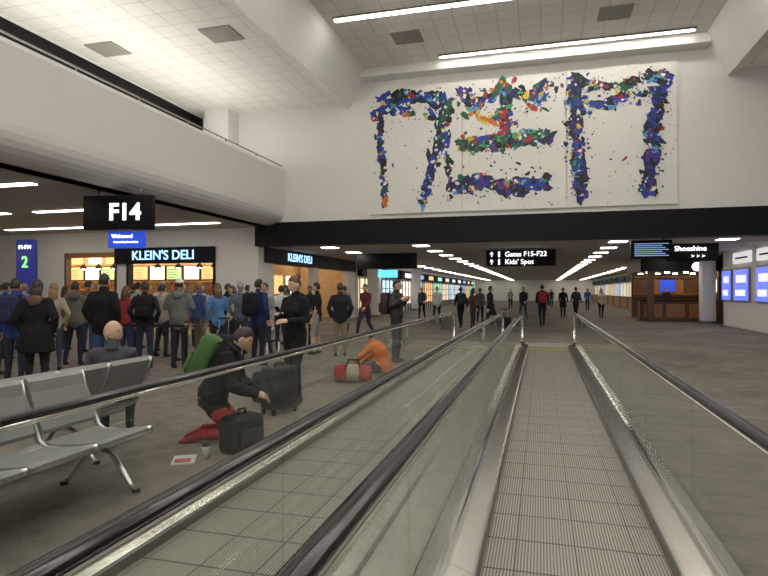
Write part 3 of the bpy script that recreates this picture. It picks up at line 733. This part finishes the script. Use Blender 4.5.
# ------------------------------------------------------------ deli
def f(m):
    m.box(-24,-19.5,20,20.3,0,4.0,WHITE); m.box(-16.9,-16.4,20,20.3,0,4.0,WHITE); m.box(-19.5,-16.9,20,20.3,3.15,4.0,WHITE)
    m.box(-16.4,-12.3,20,20.3,3.3,4.0,WHITE); m.box(-12.3,-10.46,20,20.5,0,4.0,WHITE)
    m.box(-24,-23.8,20.3,32,0,4,BRICK); m.box(-24,-10.5,32,32.2,0,4,BRICK)
simple('wall_deli',f)
E=empty('deli_storefront')
m=MB(); m.box(-16.9,-12.3,19.86,20.1,2.66,3.30,BLACK); m.box(-16.4,-16.3,19.95,20.25,0,2.66,BLACKM); m.box(-12.4,-12.3,19.95,20.25,0,2.66,BLACKM)
m.box(-19.5,-19.42,19.95,20.25,0,3.15,WOODD); m.box(-16.98,-16.9,19.95,20.25,0,3.15,WOODD); m.box(-19.5,-16.9,19.95,20.25,2.95,3.15,WOOD)
m.obj('fascia',parent=E)
text('neon_name',"KLEIN'S DELI",.52,(-14.6,19.84,2.97),RX,BTXT,E)
text('neon_name_side',"KLEIN'S DELI",.48,(-10.40,23.9,2.98),(math.pi/2,0,math.pi/2),BTXT,E)
m=MB(); m.box(-10.75,-10.42,20.5,32,2.66,3.28,BLACK)
for a,b in ((20.5,21.3),(25.6,26.2),(30.6,32)): m.box(-10.75,-10.46,a,b,0,2.66,WHITE)
m.obj('side_fascia',parent=E)
MENU=mat('menu_board',(.95,.85,.65),.5,emit=1.5,ecol=(1,.85,.62)); MENU2=mat('menu_photo',(.6,.2,.1),.5,emit=1.1,ecol=(.95,.5,.2),var=.6,vscale=3)
MENU3=mat('menu_green',(.3,.5,.2),.5,emit=.7,ecol=(.45,.7,.3),var=.6,vscale=4)
DK=mat('deli_dark',(.05,.04,.035),.6)
m=MB(); m.box(-23.8,-12,23.4,23.6,0,3.9,BRICK)
mm_=(MENU,MENU2,MENU,MENU3)
for k in range(12): 
    a=-23.36+k*.92; m.box(a,a+.84,23.3,23.4,2.05,2.75,DK); m.box(a+.04,a+.8,23.28,23.31,2.1,2.7,mm_[k%4])
    for j in range(4): m.box(a+.1,a+.5+.06*(j%2),23.26,23.28,2.18+j*.12,2.20+j*.12,DK)
for k in range(4): m.box(-23.3+k*1.0,-22.6+k*1.0,23.28,23.32,2.85,3.25,MENU2 if k%2 else MENU)
for z in (1.2,1.6,1.95): m.box(-23,-12.2,23.05,23.4,z,z+.03,WOOD)
rn=random.Random(4)
bm=[mat('bottle_%d'%i,c,.3) for i,c in enumerate(((.5,.1,.05),(.1,.3,.1),(.7,.5,.1),(.6,.6,.55),(.1,.2,.5)))]
for z in (1.23,1.63):
    x=-22.9
    while x<-12.3:
        h=rn.uniform(.12,.28); m.tube([(x,23.2,z),(x,23.2,z+h*.7),(x,23.2,z+h)],[.05,.05,.02],rn.choice(bm),8); x+=rn.uniform(.13,.3)
m.obj('back_wall_menus',parent=E)
m=MB(); m.box(-21,-12.6,21.7,22.4,0,1.0,WOOD); m.box(-21.1,-12.5,21.6,22.5,1.0,1.05,STEEL); m.box(-19,-13,21.65,21.7,1.05,1.45,GLASSC); m.box(-19,-13,21.65,22.3,1.45,1.47,STEEL)
m.obj('counter',parent=E)
m=MB()
for x in range(-23,-11,2):
    for y in (21.2,22.6,27.5,30.5): m.box(x-.5,x+.5,y-.15,y+.15,3.86,3.9,LAMPW)
m.obj('deli_ceiling_lights',parent=E)
m=MB()
for x in (-20.4,-19.4,-18.6,-17.8,-15.6,-14.6,-13.6,-12.9):
    m.tube([(x,20.9,3.9),(x,20.9,2.75)],.008,BLACKM,6); m.tube([(x,20.9,2.75),(x,20.9,2.68),(x,20.9,2.52)],[.03,.08,.16],DK,14); m.sphere((x,20.9,2.55),.07,LAMPW)
m.obj('pendant_lamps',parent=E)
m=MB(); m.box(-14.2,-14.0,23.6,32,0,3.9,BRICK)
for k in range(5): m.box(-14.0,-13.96,24.1+k*1.5,25.1+k*1.5,1.4,2.4,MENU2 if k%2 else MENU)
m.obj('side_room_displays',parent=E)

def st(x,y,link=None):
    m=MB(); m.tube([(0,0,0),(0,0,.015),(0,0,.03)],[.17,.17,.05],BLACKM,20); m.tube([(0,0,.02),(0,0,.95),(0,0,1.0)],[.03,.03,.028],BLACKM,12)
    m.tube([(0,0,.88),(0,0,.96)],.036,STEELD,12)
    if link: m.box(0,math.hypot(*link),-.003,.003,.88,.93,BLACKM,Matrix.Rotation(math.atan2(link[1],link[0]),4,'Z'))
    m.obj('queue_stanchion',(x,y,0))
st(-6.3,9.25,(-1.7,-.1)); st(-8.05,9.15); st(-5.9,12.9,(-.1,1.5)); st(-6.05,14.5)

# ------------------------------------------------------------ corridor shops
def f(m):
    y=33
    m.box(-10.9,-10.6,32,95,0,3.3,WHITE)
    pal=[(1,.8,.55),(.6,.8,1),(1,.9,.8),(.2,.5,1),(1,.55,.25),(.4,.9,.6)]
    i=0
    while y<92:
        c=pal[i%6]; mm=mat('shop_glow_%d'%(i%6),c,.5,emit=.9,ecol=c,var=.4,vscale=1.5)
        m.box(-10.62,-10.55,y,y+4.2,.5,2.3,mm); m.box(-10.62,-10.3,y-.2,y+4.4,2.45,3.1,BLACK); m.box(-10.32,-10.27,y+1,y+3.2,2.6,2.95,mm)
        for k in range(5): m.box(-10.56,-10.5,y+k*1.03,y+k*1.03+.07,.0,2.4,BLACKM)
        for k in range(3): m.box(-10.56,-10.35,y,y+4.2,.5+k*.6,.54+k*.6,WOODD)
        y+=5; i+=1
simple('wall_corridor_left',f)
def f(m):
    y=39; i=0
    pal=[(1,.7,.45),(1,.85,.65),(.6,.7,.9)]
    while y<92:
        c=pal[i%3]; mm=mat('shopr_glow_%d'%(i%3),c,.5,emit=.7,ecol=c,var=.4,vscale=1.5)
        m.box(7.9,8.0,y,y+4,.6,2.3,mm); m.box(7.6,8.0,y-.2,y+4.2,2.45,3.0,BLACK)
        for k in range(5): m.box(7.86,7.92,y+k*1.0,y+k*1.0+.06,0,2.4,BLACKM)
        m.box(7.2,7.7,y+.3,y+3.7,0,1.0,WOOD); m.box(7.15,7.75,y+.25,y+3.75,1,1.04,BLACKM)
        y+=5; i+=1
simple('wall_shop_fronts_right',f)
E=empty('shoeshine_kiosk'); m=MB()
m.box(5.2,14,36.8,37,0,3.3,WOODD); m.box(13.8,14,29.5,36.8,0,3.3,WOOD); m.box(8,14,29.3,29.5,0,3.3,WHITE)
m.box(4.9,11,31.4,36.9,2.55,3.28,WOODD); m.box(4.85,11,31.35,31.4,2.55,3.28,BLACK)
m.tube([(7.4,31.30,2.75),(7.4,31.36,2.75)],.22,WTXT,24)
for x in (5.2,8.4): m.box(x,x+.3,31.5,31.8,0,2.55,WOODD)
m.obj('canopy',parent=E)
m=MB(); m.box(4.9,9.3,32.0,32.7,0,1.05,WOODD); m.box(4.8,9.4,31.9,32.8,1.05,1.1,BLACK)
for k in range(4): m.box(5.1+k*1.05,5.95+k*1.05,31.97,32.0,.2,.9,WOOD)
m.obj('counter',parent=E)
m=MB()
m.box(5.3,12,36.7,36.8,1.2,2.4,WOOD)
for k in range(5): m.box(5.4+k*1.3,6.2+k*1.3,36.6,36.7,1.5,2.2,(WOODD,BLUE,WOODD,MENU,BLUE)[k])
for z in (1.3,2.3): m.box(5.3,12,36.4,36.8,z,z+.05,WOODD)
for k in range(6): m.box(5.4+k*.9,5.6+k*.9,33,33.2,2.5,2.56,LAMPW); m.box(5.4+k*.9,5.6+k*.9,35.5,35.7,2.5,2.56,LAMPW)
m.obj('displays',parent=E)
E=empty('advertising_lightbox'); m=MB()
LB=mat('lightbox_violet',(.15,.18,.8),.4,emit=.8,ecol=(.14,.20,.95),var=.5,vscale=2); LBW=mat('lightbox_white',(.8,.8,.9),.4,emit=.8,ecol=(.75,.78,1))
for a,b in ((25.8,27.5),(28.0,29.2),(23.5,24.9)):
    m.box(7.93,8,a-.06,b+.06,1.1,2.5,STEELD); m.box(7.91,7.935,a,b,1.16,2.44,LB); m.box(7.90,7.915,a+.2,b-.3,1.9,2.2,LBW); m.box(7.90,7.915,a+.3,b-.2,1.35,1.6,LBW)
for a,b in ((25.6,27.6),(23.2,24.8)): m.box(7.9,8,a,b,2.7,3.15,mat('white_sign',(.9,.9,.88),.5,emit=.5)); m.box(7.89,7.9,a+.2,b-.3,2.88,2.95,BLACKM)
m.obj('lightbox',parent=E)
def col(x,y,w=.7):
    m=MB(); m.rbox(-w/2,w/2,-w/2,w/2,0,3.3,WHITE,.04); m.box(-w/2-.02,w/2+.02,-w/2-.02,w/2+.02,0,.15,STEELD); m.obj('corridor_column',(x,y,0))
col(7.6,30.3,.6); col(-9.6,33); col(-9.6,45)

# ------------------------------------------------------------ world + camera
w=bpy.data.worlds.new('World'); scene.world=w; w.use_nodes=True
w.node_tree.nodes['Background'].inputs[0].default_value=(1,.975,.94,1); w.node_tree.nodes['Background'].inputs[1].default_value=.6
cam=bpy.data.cameras.new('Camera'); co=bpy.data.objects.new('Camera',cam); scene.collection.objects.link(co)
cam.sensor_width=36; cam.lens=575/768*36; cam.clip_end=300
co.location=(0,0,1.55); co.rotation_euler=(math.radians(90.3),0,math.radians(15.27))
scene.camera=co
